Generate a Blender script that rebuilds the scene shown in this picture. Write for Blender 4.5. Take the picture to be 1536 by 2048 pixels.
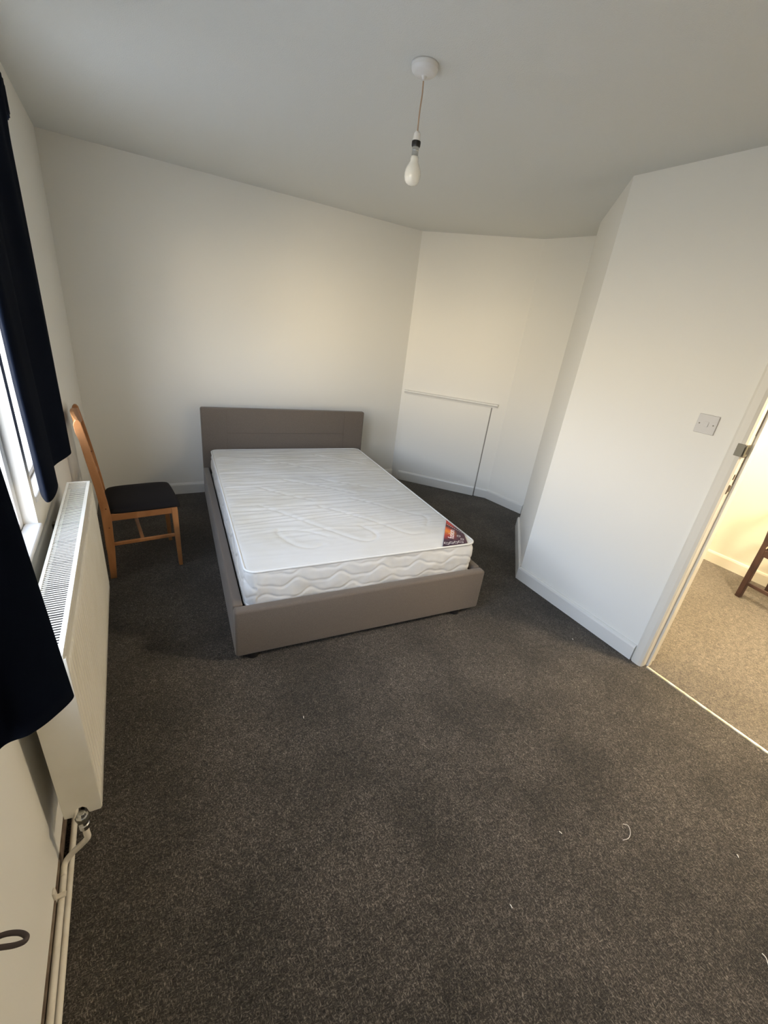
import bpy, bmesh, math, random
import numpy as np
from mathutils import Vector, Matrix, noise

random.seed(7)
for o in list(bpy.data.objects):
    bpy.data.objects.remove(o)
S = bpy.context.scene
COL = S.collection
PI = math.pi

# ------------------------------------------------------------------ camera
cam_d = bpy.data.cameras.new('camera')
cam = bpy.data.objects.new('camera', cam_d)
COL.objects.link(cam)
yaw, pitch, roll = 0.5646, 0.4149, 0.1261
cf = Vector((math.sin(yaw)*math.cos(pitch), math.cos(yaw)*math.cos(pitch), -math.sin(pitch)))
cr0 = Vector((math.cos(yaw), -math.sin(yaw), 0)); cu0 = cr0.cross(cf)
cr = cr0*math.cos(roll) + cu0*math.sin(roll); cu = cu0*math.cos(roll) - cr0*math.sin(roll)
M = Matrix(((cr.x, cu.x, -cf.x, 0.336), (cr.y, cu.y, -cf.y, 0.0), (cr.z, cu.z, -cf.z, 1.5819), (0, 0, 0, 1)))
cam.matrix_world = M
cam_d.sensor_fit = 'HORIZONTAL'; cam_d.sensor_width = 36.0
cam_d.lens = 838.21/1536*36.0
cam_d.clip_start = 0.02; cam_d.clip_end = 200
S.camera = cam

# ------------------------------------------------------------------ exposure
S.view_settings.view_transform = 'Standard'
S.view_settings.look = 'None'
S.view_settings.gamma = 1.0
S.view_settings.use_curve_mapping = False
S.view_settings.exposure = 0.10

# ------------------------------------------------------------------ world: pale blue sky, sunlit houses near the horizon, ground
W = bpy.data.worlds.new('sky'); S.world = W; W.use_nodes = True
nt = W.node_tree; nt.nodes.clear()
wo = nt.nodes.new('ShaderNodeOutputWorld'); bg = nt.nodes.new('ShaderNodeBackground')
tc = nt.nodes.new('ShaderNodeTexCoord'); sx = nt.nodes.new('ShaderNodeSeparateXYZ')
mr = nt.nodes.new('ShaderNodeMapRange'); cr_ = nt.nodes.new('ShaderNodeValToRGB')
mr.inputs['From Min'].default_value = -1; mr.inputs['From Max'].default_value = 1
nt.links.new(tc.outputs['Generated'], sx.inputs[0]); nt.links.new(sx.outputs['Z'], mr.inputs['Value'])
nt.links.new(mr.outputs[0], cr_.inputs[0]); 
# two sunlit house fronts across the street, as brighter warm areas low in the sky
last = cr_.outputs[0]
for dirv, rad0, rad1, amp in (((-0.785, -0.600, -0.07), 13, 4, (1.15, 0.93, 0.62, 1)), ((-0.565, -0.820, -0.06), 12, 4, (0.45, 0.38, 0.27, 1))):
    dp = nt.nodes.new('ShaderNodeVectorMath'); dp.operation = 'DOT_PRODUCT'; dp.inputs[1].default_value = Vector(dirv).normalized()
    nt.links.new(tc.outputs['Generated'], dp.inputs[0])
    m2 = nt.nodes.new('ShaderNodeMapRange'); m2.inputs['From Min'].default_value = math.cos(math.radians(rad0)); m2.inputs['From Max'].default_value = math.cos(math.radians(rad1))
    nt.links.new(dp.outputs['Value'], m2.inputs['Value'])
    ad = nt.nodes.new('ShaderNodeMix'); ad.data_type = 'RGBA'; ad.blend_type = 'ADD'; ad.clamp_result = False
    nt.links.new(m2.outputs[0], ad.inputs[0]); nt.links.new(last, ad.inputs[6]); ad.inputs[7].default_value = amp
    last = ad.outputs[2]
nt.links.new(last, bg.inputs['Color'])
nt.links.new(bg.outputs[0], wo.inputs[0])
rp = cr_.color_ramp
rp.elements[0].position = 0.0; rp.elements[0].color = (0.36, 0.34, 0.28, 1)
rp.elements[1].position = 1.0; rp.elements[1].color = (0.12, 0.15, 0.21, 1)
for p_, c_ in ((0.44, (0.40, 0.37, 0.30, 1)), (0.50, (1.0, 0.88, 0.71, 1)), (0.56, (1.0, 0.90, 0.76, 1)), (0.62, (0.82, 0.95, 1.16, 1)), (0.76, (0.54, 0.66, 0.88, 1)), (0.86, (0.26, 0.31, 0.40, 1))):
    e_ = rp.elements.new(p_); e_.color = c_
bg.inputs['Strength'].default_value = 14.0

def area_portal(name, loc, sy, sz):
    l = bpy.data.lights.new(name, 'AREA'); l.shape = 'RECTANGLE'; l.size = sz; l.size_y = sy
    l.cycles.is_portal = True
    o = bpy.data.objects.new(name, l); COL.objects.link(o); o.location = loc
    o.rotation_euler = (0, -PI/2, 0)
    return o
area_portal('window_portal', (-0.27, 0.675, 1.42), 2.05, 1.26)
area_portal('window_portal', (-0.27, 2.26, 1.46), 0.92, 1.18)

def lamp(name, loc, power, color, radius):
    l = bpy.data.lights.new(name, 'POINT'); l.energy = power; l.color = color; l.shadow_soft_size = radius
    o = bpy.data.objects.new(name, l); COL.objects.link(o); o.location = loc
    return o
lamp('hall_ceiling_lamp', (4.0, 1.25, 2.15), 62, (1.0, 0.83, 0.60), 0.12)
lamp('hall_ceiling_lamp', (3.15, 0.12, 2.18), 140, (1.0, 0.83, 0.60), 0.12)

# ------------------------------------------------------------------ materials
def mat(name, color, rough=0.6, metal=0.0, bump=None, noise_mix=None, spec=0.5, sheen=0.0, coat=0.0):
    """bump=(scale, strength, distance)  noise_mix=(scale, color2, lo, hi)"""
    m = bpy.data.materials.new(name); m.use_nodes = True
    n = m.node_tree; b = n.nodes['Principled BSDF']
    b.inputs['Base Color'].default_value = (*color, 1); b.inputs['Roughness'].default_value = rough
    b.inputs['Metallic'].default_value = metal; b.inputs['Specular IOR Level'].default_value = spec
    b.inputs['Sheen Weight'].default_value = sheen; b.inputs['Coat Weight'].default_value = coat
    t = n.nodes.new('ShaderNodeTexCoord')
    if bump:
        x = n.nodes.new('ShaderNodeTexNoise'); x.inputs['Scale'].default_value = bump[0]; x.inputs['Detail'].default_value = 4
        bp = n.nodes.new('ShaderNodeBump'); bp.inputs['Strength'].default_value = bump[1]; bp.inputs['Distance'].default_value = bump[2]
        n.links.new(t.outputs['Object'], x.inputs['Vector']); n.links.new(x.outputs['Fac'], bp.inputs['Height'])
        n.links.new(bp.outputs[0], b.inputs['Normal'])
    if noise_mix:
        x = n.nodes.new('ShaderNodeTexNoise'); x.inputs['Scale'].default_value = noise_mix[0]; x.inputs['Detail'].default_value = 5
        r = n.nodes.new('ShaderNodeValToRGB'); r.color_ramp.elements[0].position = noise_mix[2]; r.color_ramp.elements[1].position = noise_mix[3]
        r.color_ramp.elements[0].color = (*color, 1); r.color_ramp.elements[1].color = (*noise_mix[1], 1)
        n.links.new(t.outputs['Object'], x.inputs['Vector']); n.links.new(x.outputs['Fac'], r.inputs[0])
        n.links.new(r.outputs[0], b.inputs['Base Color'])
    return m

def carpet_mat(name, dark, mid, light, wear):
    m = bpy.data.materials.new(name); m.use_nodes = True
    n = m.node_tree; b = n.nodes['Principled BSDF']; L = n.links.new
    b.inputs['Roughness'].default_value = 1.0; b.inputs['Specular IOR Level'].default_value = 0.1
    b.inputs['Sheen Weight'].default_value = 0.15; b.inputs['Sheen Roughness'].default_value = 0.6
    t = n.nodes.new('ShaderNodeTexCoord')
    # fibres: noise stretched along a direction that drifts slowly over the floor
    warp = n.nodes.new('ShaderNodeTexNoise'); warp.inputs['Scale'].default_value = 30
    L(t.outputs['Object'], warp.inputs['Vector'])
    va = n.nodes.new('ShaderNodeVectorMath'); va.operation = 'MULTIPLY_ADD'
    va.inputs[1].default_value = (0.012, 0.012, 0.012)
    L(warp.outputs['Color'], va.inputs[0]); L(t.outputs['Object'], va.inputs[2])
    mp = n.nodes.new('ShaderNodeMapping'); mp.inputs['Rotation'].default_value = (0, 0, 0.5); mp.inputs['Scale'].default_value = (120, 330, 120)
    L(va.outputs[0], mp.inputs['Vector'])
    f1 = n.nodes.new('ShaderNodeTexNoise'); f1.inputs['Scale'].default_value = 1.0; f1.inputs['Detail'].default_value = 3; f1.inputs['Roughness'].default_value = 0.65
    L(mp.outputs[0], f1.inputs['Vector'])
    mp2 = n.nodes.new('ShaderNodeMapping'); mp2.inputs['Rotation'].default_value = (0, 0, -0.35); mp2.inputs['Scale'].default_value = (300, 125, 120)
    L(va.outputs[0], mp2.inputs['Vector'])
    f2 = n.nodes.new('ShaderNodeTexNoise'); f2.inputs['Scale'].default_value = 1.0; f2.inputs['Detail'].default_value = 2
    L(mp2.outputs[0], f2.inputs['Vector'])
    mx = n.nodes.new('ShaderNodeMath'); mx.operation = 'MAXIMUM'
    L(f1.outputs['Fac'], mx.inputs[0]); L(f2.outputs['Fac'], mx.inputs[1])
    r = n.nodes.new('ShaderNodeValToRGB'); e = r.color_ramp.elements
    e[0].position = 0.36; e[0].color = (*dark, 1); e[1].position = 0.80; e[1].color = (*light, 1)
    k = e.new(0.56); k.color = (*mid, 1)
    L(mx.outputs[0], r.inputs[0])
    # wear and stains
    w = n.nodes.new('ShaderNodeTexNoise'); w.inputs['Scale'].default_value = 2.6; w.inputs['Detail'].default_value = 5; w.inputs['Roughness'].default_value = 0.6
    L(t.outputs['Object'], w.inputs['Vector'])
    wr = n.nodes.new('ShaderNodeValToRGB'); wr.color_ramp.elements[0].position = 0.38; wr.color_ramp.elements[1].position = 0.60
    wr.color_ramp.elements[0].color = (*wear, 1); wr.color_ramp.elements[1].color = (1, 1, 1, 1)
    L(w.outputs['Fac'], wr.inputs[0])
    mul = n.nodes.new('ShaderNodeMix'); mul.data_type = 'RGBA'; mul.blend_type = 'MULTIPLY'; mul.inputs['Factor'].default_value = 1
    md = n.nodes.new('ShaderNodeTexNoise'); md.inputs['Scale'].default_value = 38; md.inputs['Detail'].default_value = 6; md.inputs['Roughness'].default_value = 0.7
    L(t.outputs['Object'], md.inputs['Vector'])
    mdr = n.nodes.new('ShaderNodeMapRange'); mdr.inputs['From Min'].default_value = 0.3; mdr.inputs['From Max'].default_value = 0.7; mdr.inputs['To Min'].default_value = 0.62; mdr.inputs['To Max'].default_value = 1.35
    L(md.outputs['Fac'], mdr.inputs['Value'])
    mm = n.nodes.new('ShaderNodeVectorMath'); mm.operation = 'SCALE'; L(r.outputs[0], mm.inputs[0]); L(mdr.outputs[0], mm.inputs['Scale'])
    L(mm.outputs[0], mul.inputs[6]); L(wr.outputs[0], mul.inputs[7]); L(mul.outputs[2], b.inputs['Base Color'])
    bp = n.nodes.new('ShaderNodeBump'); bp.inputs['Strength'].default_value = 0.9; bp.inputs['Distance'].default_value = 0.006
    L(mx.outputs[0], bp.inputs['Height']); L(bp.outputs[0], b.inputs['Normal'])
    return m

def wood_mat(name, c1, c2, axis_scale=(6, 6, 60), rough=0.45):
    m = bpy.data.materials.new(name); m.use_nodes = True
    n = m.node_tree; b = n.nodes['Principled BSDF']; L = n.links.new
    b.inputs['Roughness'].default_value = rough
    t = n.nodes.new('ShaderNodeTexCoord'); mp = n.nodes.new('ShaderNodeMapping'); mp.inputs['Scale'].default_value = axis_scale
    x = n.nodes.new('ShaderNodeTexNoise'); x.inputs['Scale'].default_value = 1; x.inputs['Detail'].default_value = 6; x.inputs['Distortion'].default_value = 1.2
    r = n.nodes.new('ShaderNodeValToRGB'); r.color_ramp.elements[0].position = .35; r.color_ramp.elements[1].position = .68
    r.color_ramp.elements[0].color = (*c1, 1); r.color_ramp.elements[1].color = (*c2, 1)
    L(t.outputs['Object'], mp.inputs[0]); L(mp.outputs[0], x.inputs[0]); L(x.outputs['Fac'], r.inputs[0]); L(r.outputs[0], b.inputs['Base Color'])
    return m

M_WALL = mat('wall_paint', (0.835, 0.818, 0.76), 0.55, bump=(160, 0.10, 0.002), spec=0.35)
M_CEIL = mat('ceiling_paint', (0.77, 0.77, 0.725), 0.85, bump=(220, 0.35, 0.004), spec=0.2)
M_GLOSS = mat('gloss_paint', (0.76, 0.75, 0.71), 0.32, bump=(40, 0.12, 0.002))
M_FRAME = mat('door_paint', (0.76, 0.73, 0.655), 0.22, bump=(30, 0.15, 0.003))
M_PVC = mat('window_plastic', (0.82, 0.82, 0.82), 0.3)
M_CARPET = carpet_mat('carpet', (0.014, 0.012, 0.009), (0.068, 0.057, 0.0455), (0.35, 0.30, 0.245), (0.60, 0.60, 0.58))
M_CARPET_LIT = carpet_mat('carpet_hall_lit', (0.055, 0.046, 0.035), (0.15, 0.126, 0.098), (0.38, 0.325, 0.25), (0.85, 0.84, 0.82))  # bedroom carpet again, its colour lightened to carry the hall light
M_HALLWALL = mat('hall_paint', (0.74, 0.70, 0.59), 0.6, bump=(160, 0.1, 0.002))
M_FABRIC = mat('taupe_fabric', (0.122, 0.097, 0.075), 0.85, bump=(900, 0.5, 0.001), noise_mix=(420, (0.158, 0.126, 0.100), .4, .62), sheen=0.2)
M_MATT = mat('mattress_fabric', (0.68, 0.675, 0.655), 0.75, bump=(500, 0.25, 0.001), noise_mix=(2.2, (0.61, 0.585, 0.52), .45, .72), sheen=0.1)
M_PIPING = mat('mattress_piping', (0.74, 0.74, 0.72), 0.5)
M_BLACK = mat('black_plastic', (0.012, 0.011, 0.011), 0.5)
M_NAVY = mat('navy_fabric', (0.0026, 0.0046, 0.0105), 0.95, bump=(700, 0.4, 0.001), spec=0.05)
M_RAD = mat('radiator_enamel', (0.77, 0.735, 0.64), 0.35, noise_mix=(9, (0.72, 0.68, 0.57), .45, .75))
M_RADIN = mat('radiator_inside_shade', (0.03, 0.022, 0.018), 0.9)  # near-black colour puts shade into the gaps below the grille
M_METAL = mat('dull_metal', (0.16, 0.15, 0.12), 0.5, 0.8)
M_CHROME = mat('chrome', (0.6, 0.6, 0.58), 0.25, 1.0)
M_BRASS = mat('brass', (0.50, 0.42, 0.26), 0.4, 0.9, noise_mix=(25, (0.62, 0.58, 0.50), .4, .6))
M_PIPE = mat('pipe_paint', (0.74, 0.69, 0.59), 0.35, bump=(60, 0.2, 0.002), noise_mix=(18, (0.60, 0.54, 0.44), .5, .8))
M_SHADE_CHIP = mat('gap_shade_and_chips', (0.12, 0.085, 0.06), 0.8, noise_mix=(20, (0.24, 0.19, 0.14), .4, .7))  # brown for the shaded gap behind the pipes and for chipped paint
M_PINE = wood_mat('pine', (0.30, 0.125, 0.042), (0.43, 0.20, 0.078), (9, 9, 3))
M_KNOT = mat('pine_knot', (0.13, 0.045, 0.018), 0.5)
M_SEAT = mat('seat_fabric', (0.009, 0.008, 0.009), 0.85, bump=(500, 0.4, 0.001), spec=0.2)
M_DARKWOOD = wood_mat('dark_wood', (0.030, 0.014, 0.012), (0.07, 0.036, 0.028), (9, 9, 5), 0.4)
M_DARKSEAT = mat('dark_seat_fabric', (0.10, 0.075, 0.075), 0.8)
M_FOAM = mat('torn_foam', (0.80, 0.74, 0.55), 0.9)
M_PLASTIC = mat('white_plastic', (0.80, 0.78, 0.74), 0.35)
M_SWITCH = mat('switch_plastic', (0.62, 0.605, 0.585), 0.35)
M_BULB = mat('opal_glass', (0.88, 0.86, 0.78), 0.12, coat=0.5)
M_CORD = mat('cord', (0.46, 0.32, 0.22), 0.6)
M_RUBBER = mat('cable_rubber', (0.060, 0.045, 0.042), 0.7, bump=(300, 0.4, 0.001))
M_LINT = mat('lint', (0.80, 0.76, 0.68), 0.9)
M_BLUE = mat('blue_plastic', (0.04, 0.22, 0.62), 0.4)
M_PAVE = mat('paving', (0.42, 0.41, 0.39), 0.9, noise_mix=(3, (0.5, 0.49, 0.46), .4, .6))
M_STITCH = mat('stitching', (0.10, 0.078, 0.062), 0.9)
M_WHITE = mat('label_print', (0.86, 0.84, 0.82), 0.5)

def glass_mat():
    m = bpy.data.materials.new('window_glass'); m.use_nodes = True; n = m.node_tree; n.nodes.clear()
    o = n.nodes.new('ShaderNodeOutputMaterial'); t = n.nodes.new('ShaderNodeBsdfTransparent'); g = n.nodes.new('ShaderNodeBsdfGlossy')
    g.inputs['Roughness'].default_value = 0.02; x = n.nodes.new('ShaderNodeMixShader'); x.inputs[0].default_value = 0.06
    n.links.new(t.outputs[0], x.inputs[1]); n.links.new(g.outputs[0], x.inputs[2]); n.links.new(x.outputs[0], o.inputs[0])
    return m
M_GLASS = glass_mat()

def label_mat():
    m = bpy.data.materials.new('woven_label'); m.use_nodes = True; n = m.node_tree; b = n.nodes['Principled BSDF']; L = n.links.new
    b.inputs['Roughness'].default_value = 0.5
    uv = n.nodes.new('ShaderNodeUVMap'); uv.uv_map = 'UVMap'
    s = n.nodes.new('ShaderNodeSeparateXYZ'); L(uv.outputs[0], s.inputs[0])
    # u: 0 front edge -> 1 far end ; v: 0 inner edge -> 1 corner side
    r = n.nodes.new('ShaderNodeValToRGB'); e = r.color_ramp.elements
    e[0].position = 0.0; e[0].color = (0.035, 0.012, 0.035, 1); e[1].position = 1.0; e[1].color = (0.55, 0.06, 0.05, 1)
    for p, c in ((0.22, (0.05, 0.015, 0.04, 1)), (0.38, (0.45, 0.04, 0.03, 1)), (0.55, (0.85, 0.28, 0.03, 1)), (0.66, (0.72, 0.10, 0.03, 1)), (0.74, (0.10, 0.012, 0.02, 1)), (0.82, (0.10, 0.012, 0.02, 1)), (0.84, (0.5, 0.05, 0.04, 1))):
        k = e.new(p); k.color = c
    ns = n.nodes.new('ShaderNodeTexNoise'); ns.inputs['Scale'].default_value = 5
    L(uv.outputs[0], ns.inputs['Vector'])
    ad = n.nodes.new('ShaderNodeMath'); ad.operation = 'MULTIPLY_ADD'; ad.inputs[1].default_value = 0.16; L(ns.outputs['Fac'], ad.inputs[0]); 
    sb = n.nodes.new('ShaderNodeMath'); sb.operation = 'SUBTRACT'; sb.inputs[1].default_value = 0.08; L(s.outputs['X'], sb.inputs[0]); L(sb.outputs[0], ad.inputs[2])
    L(ad.outputs[0], r.inputs[0])
    r2 = n.nodes.new('ShaderNodeValToRGB'); r2.color_ramp.elements[0].position = 0.30; r2.color_ramp.elements[0].color = (0, 0, 0, 1); r2.color_ramp.elements[1].position = 0.62
    L(s.outputs['Y'], r2.inputs[0])
    mx = n.nodes.new('ShaderNodeMix'); mx.data_type = 'RGBA'; L(r2.outputs[0], mx.inputs[0]); L(r.outputs[0], mx.inputs[6]); mx.inputs[7].default_value = (0.055, 0.014, 0.035, 1)
    L(mx.outputs[2], b.inputs['Base Color'])
    return m
M_LABEL = label_mat()

# ------------------------------------------------------------------ mesh helpers
def finish(name, bm, m, parent=None, smooth=False, bevel=None, loc=None):
    bmesh.ops.recalc_face_normals(bm, faces=bm.faces)
    me = bpy.data.meshes.new(name); bm.to_mesh(me); bm.free()
    me.materials.append(m)
    if smooth:
        for p in me.polygons: p.use_smooth = True
    o = bpy.data.objects.new(name, me); COL.objects.link(o)
    if parent: o.parent = parent
    if loc: o.location = loc
    if bevel:
        b = o.modifiers.new('bevel', 'BEVEL'); b.width = bevel[0]; b.segments = bevel[1]; b.limit_method = 'ANGLE'; b.angle_limit = math.radians(40)
    return o

def add_box(bm, x0, x1, y0, y1, z0, z1, mtx=None):
    vs = [bm.verts.new((x, y, z)) for x in (x0, x1) for y in (y0, y1) for z in (z0, z1)]
    for q in ((0, 1, 3, 2), (4, 6, 7, 5), (0, 4, 5, 1), (2, 3, 7, 6), (0, 2, 6, 4), (1, 5, 7, 3)):
        bm.faces.new([vs[i] for i in q])
    if mtx is not None:
        for v in vs: v.co = mtx @ v.co
    return vs

def add_prism(bm, pts, z0, z1, mtx=None):
    """polygon pts in XY extruded in Z"""
    a = [bm.verts.new((x, y, z0)) for x, y in pts]; b = [bm.verts.new((x, y, z1)) for x, y in pts]
    if mtx is not None:
        for v in a+b: v.co = mtx @ v.co
    bm.faces.new(a[::-1]); bm.faces.new(b)
    for i in range(len(pts)):
        j = (i+1) % len(pts); bm.faces.new((a[i], a[j], b[j], b[i]))

def add_tube(bm, pts, r, n=12, caps=True):
    pts = [Vector(p) for p in pts]; rings = []
    rr = r if isinstance(r, (list, tuple)) else [r]*len(pts)
    up = None
    for i, p in enumerate(pts):
        t = (pts[min(i+1, len(pts)-1)] - pts[max(i-1, 0)]).normalized()
        if up is None:
            up = Vector((0, 0, 1)) if abs(t.z) < .9 else Vector((1, 0, 0))
        a = t.cross(up).normalized(); b = a.cross(t).normalized(); up = b
        rings.append([bm.verts.new(p + (a*math.cos(2*PI*k/n) + b*math.sin(2*PI*k/n))*rr[i]) for k in range(n)])
    for i in range(len(rings)-1):
        for k in range(n):
            j = (k+1) % n; bm.faces.new((rings[i][k], rings[i][j], rings[i+1][j], rings[i+1][k]))
    if caps:
        bm.faces.new(rings[0]); bm.faces.new(rings[-1][::-1])

def add_lathe(bm, prof, n=32, cx=0, cy=0):
    """prof list of (r, z)"""
    rings = []
    for r, z in prof:
        if r < 1e-5: rings.append([bm.verts.new((cx, cy, z))])
        else: rings.append([bm.verts.new((cx+r*math.cos(2*PI*k/n), cy+r*math.sin(2*PI*k/n), z)) for k in range(n)])
    for i in range(len(rings)-1):
        A, B = rings[i], rings[i+1]
        for k in range(n):
            j = (k+1) % n
            if len(A) == 1 and len(B) == 1: continue
            if len(A) == 1: bm.faces.new((A[0], B[j], B[k]))
            elif len(B) == 1: bm.faces.new((A[k], A[j], B[0]))
            else: bm.faces.new((A[k], A[j], B[j], B[k]))
    if len(rings[0]) > 1: bm.faces.new(rings[0][::-1])
    if len(rings[-1]) > 1: bm.faces.new(rings[-1])

def smooth_path(pts, sub=8):
    P = [np.array(p, float) for p in pts]; out = []
    for i in range(len(P)-1):
        p0 = P[max(i-1, 0)]; p1 = P[i]; p2 = P[i+1]; p3 = P[min(i+2, len(P)-1)]
        for k in range(sub):
            t = k/sub
            out.append(0.5*((2*p1)+(-p0+p2)*t+(2*p0-5*p1+4*p2-p3)*t*t+(-p0+3*p1-3*p2+p3)*t**3))
    out.append(P[-1]); return [tuple(map(float, q)) for q in out]

def empty(name, loc, rz=0, parent=None):
    o = bpy.data.objects.new(name, None); COL.objects.link(o); o.location = loc; o.rotation_euler = (0, 0, rz)
    o.empty_display_size = 0.1
    if parent: o.parent = parent
    return o
def tag(o, label, cat, group=None):
    o['label'] = label; o['category'] = cat
    if group: o['group'] = group
    return o
def struct(o, label=None, cat=None):
    o['kind'] = 'structure'
    if label: o['label'] = label
    if cat: o['category'] = cat
    return o

# ------------------------------------------------------------------ room shell
H = 2.422; YB = 3.889; XR = 2.666; YF = -1.6
A0 = Vector((2.83, 3.889)); A1 = Vector((3.565, 3.07)); A2 = Vector((3.645, 2.625)); A3 = Vector((2.666, 1.722))
HX = 4.67; HY = 2.05

bm = bmesh.new(); add_prism(bm, [(-0.25, YF-0.2), (2.69, YF-0.2), (2.69, 1.60), (3.9, 2.62), (3.9, 4.15), (-0.25, 4.15)], -0.15, 0.0)
struct(finish('floor', bm, M_CARPET), 'worn dark grey-brown marl carpet covering the bedroom', 'carpet')
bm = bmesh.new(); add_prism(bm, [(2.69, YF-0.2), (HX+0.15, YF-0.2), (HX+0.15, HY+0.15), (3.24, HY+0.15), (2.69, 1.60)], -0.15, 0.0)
struct(finish('floor_hall', bm, M_CARPET_LIT), 'same flecked carpet beyond the open doorway, coloured lighter for the hall light', 'carpet')
bm = bmesh.new(); add_box(bm, -0.25, HX+0.15, YF-0.2, 4.15, H, H+0.2)
struct(finish('ceiling', bm, M_CEIL), 'pale grey-white textured ceiling', 'ceiling')

W1 = (-0.35, 1.725, 0.79, 2.05); W2 = (1.765, 2.72, 0.87, 2.05)
bm = bmesh.new(); T = -0.25
add_box(bm, T, 0, YF-0.2, W1[0], 0, H); add_box(bm, T, 0, W1[1], W2[0], 0, H); add_box(bm, T, 0, W2[1], 4.15, 0, H)
for w in (W1, W2):
    add_box(bm, T, 0, w[0], w[1], 0, w[2]); add_box(bm, T, 0, w[0], w[1], w[3], H)
struct(finish('wall_left', bm, M_WALL), 'off-white wall with the windows and radiator', 'wall')
bm = bmesh.new(); add_box(bm, 0, 2.83, YB, YB+0.2, 0, H)
struct(finish('wall_back', bm, M_WALL), 'off-white wall behind the headboard', 'wall')

def seg_poly(a, b, off0, off1, ext0=0.0, ext1=0.0, left=True):
    """strip along a->b between offsets; positive offset = to the left of the direction"""
    d = (b-a).normalized(); n = Vector((-d.y, d.x)) if left else Vector((d.y, -d.x))
    p = a - d*ext0; q = b + d*ext1
    return [tuple(p+n*off0), tuple(q+n*off0), tuple(q+n*off1), tuple(p+n*off1)]
bm = bmesh.new(); add_prism(bm, seg_poly(A0, A1, 0, 0.15, 0, 0), 0, H)
struct(finish('wall_back_angled', bm, M_WALL), 'angled wall of the far corner with the boarded fireplace', 'wall')
bm = bmesh.new(); add_prism(bm, seg_poly(A1, A2, 0, 0.15, 0.04, 0.15), 0, H)
struct(finish('wall_alcove', bm, M_WALL), 'short wall at the far right of the angled corner', 'wall')
# return wall that bulges back from the pillar corner, one slight bend like the photo
B1 = Vector((3.33, 2.372))
bm = bmesh.new(); add_prism(bm, [tuple(A3), tuple(B1), tuple(A2), tuple(A2+Vector((.1, -.09))), tuple(A3+Vector((.16, 0)))], 0, H)
struct(finish('wall_right_return', bm, M_WALL), 'shaded diagonal wall running back from the outside corner', 'wall')
DY0, DY1, DZ = -0.02, 0.767, 2.05
bm = bmesh.new(); add_box(bm, XR, XR+0.12, DY1+0.0, A3.y, 0, H); add_box(bm, XR, XR+0.12, YF-0.2, DY0, 0, H); add_box(bm, XR, XR+0.12, DY0, DY1, DZ, H)
struct(finish('wall_right', bm, M_WALL), 'bright white wall with the light switch and doorway', 'wall')
bm = bmesh.new(); add_box(bm, 0, XR, YF-0.2, YF, 0, H)
struct(finish('wall_front', bm, M_WALL))
bm = bmesh.new(); add_box(bm, HX, HX+0.15, YF-0.2, HY+0.15, 0, H)
struct(finish('wall_hall_right', bm, M_HALLWALL), 'cream wall seen through the open doorway', 'wall')
bm = bmesh.new(); add_prism(bm, [(3.10, HY), (HX, HY), (HX, HY+0.15), (3.26, HY+0.15)], 0, H)
struct(finish('wall_hall_back', bm, M_HALLWALL))
bm = bmesh.new(); add_box(bm, XR+0.12, HX, YF-0.2, YF, 0, H)
struct(finish('wall_hall_front', bm, M_HALLWALL))

# baseboards: profile with a rounded top
def skirting(name, a, b, h=0.10, t=0.016, left=False, m=M_GLOSS, ext=(0, 0), label=None):
    d = (b-a).normalized(); n = Vector((-d.y, d.x)) if left else Vector((d.y, -d.x))
    p = a-d*ext[0]; q = b+d*ext[1]
    prof = [(0, 0), (t, 0), (t, h-0.018), (t-0.004, h-0.006), (t*0.4, h), (0, h)]
    bm = bmesh.new(); r0 = [bm.verts.new((*(p+n*u), z)) for u, z in prof]; r1 = [bm.verts.new((*(q+n*u), z)) for u, z in prof]
    bm.faces.new(r0); bm.faces.new(r1[::-1])
    for i in range(len(prof)):
        j = (i+1) % len(prof); bm.faces.new((r0[i], r0[j], r1[j], r1[i]))
    return struct(finish(name, bm, m), label, 'baseboard' if label else None)
V2 = Vector
skirting('baseboard_back', V2((0.0, YB)), V2((2.83, YB)), label='off-white baseboard behind the bed')
dA = (A1-A0).normalized()
skirting('baseboard_back_angled', A0+dA*0.085, A0+dA*0.955, t=0.022, h=0.105, label='off-white baseboard across the boarded fireplace')
skirting('baseboard_alcove_end', A0+dA*0.968, A1, t=0.012, label='short stub of baseboard right of the boarded fireplace')
skirting('baseboard_alcove', A1, A2, label='off-white baseboard of the short far wall')
dR = (B1-A3).normalized()
skirting('baseboard_right_return', A3-dR*0.01, B1+dR*0.04, left=True, t=0.018, label='baseboard along the shaded diagonal wall')
skirting('baseboard_right', V2((XR, 0.832)), V2((XR, A3.y+0.006)), left=True, t=0.018, label='off-white baseboard below the light switch')
skirting('baseboard_hall', V2((HX, HY)), V2((HX, YF)), label='cream baseboard beyond the doorway', m=M_HALLWALL)
bm = bmesh.new(); add_box(bm, 0, 0.004, YF, 2.58, 0, 0.042)  # no real skirting: brown strip colours in the shadow gap behind the pipes
struct(finish('pipe_gap_shade_left', bm, M_SHADE_CHIP), 'brown strip painting in the shade behind the pipes along the window wall', 'baseboard')

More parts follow.
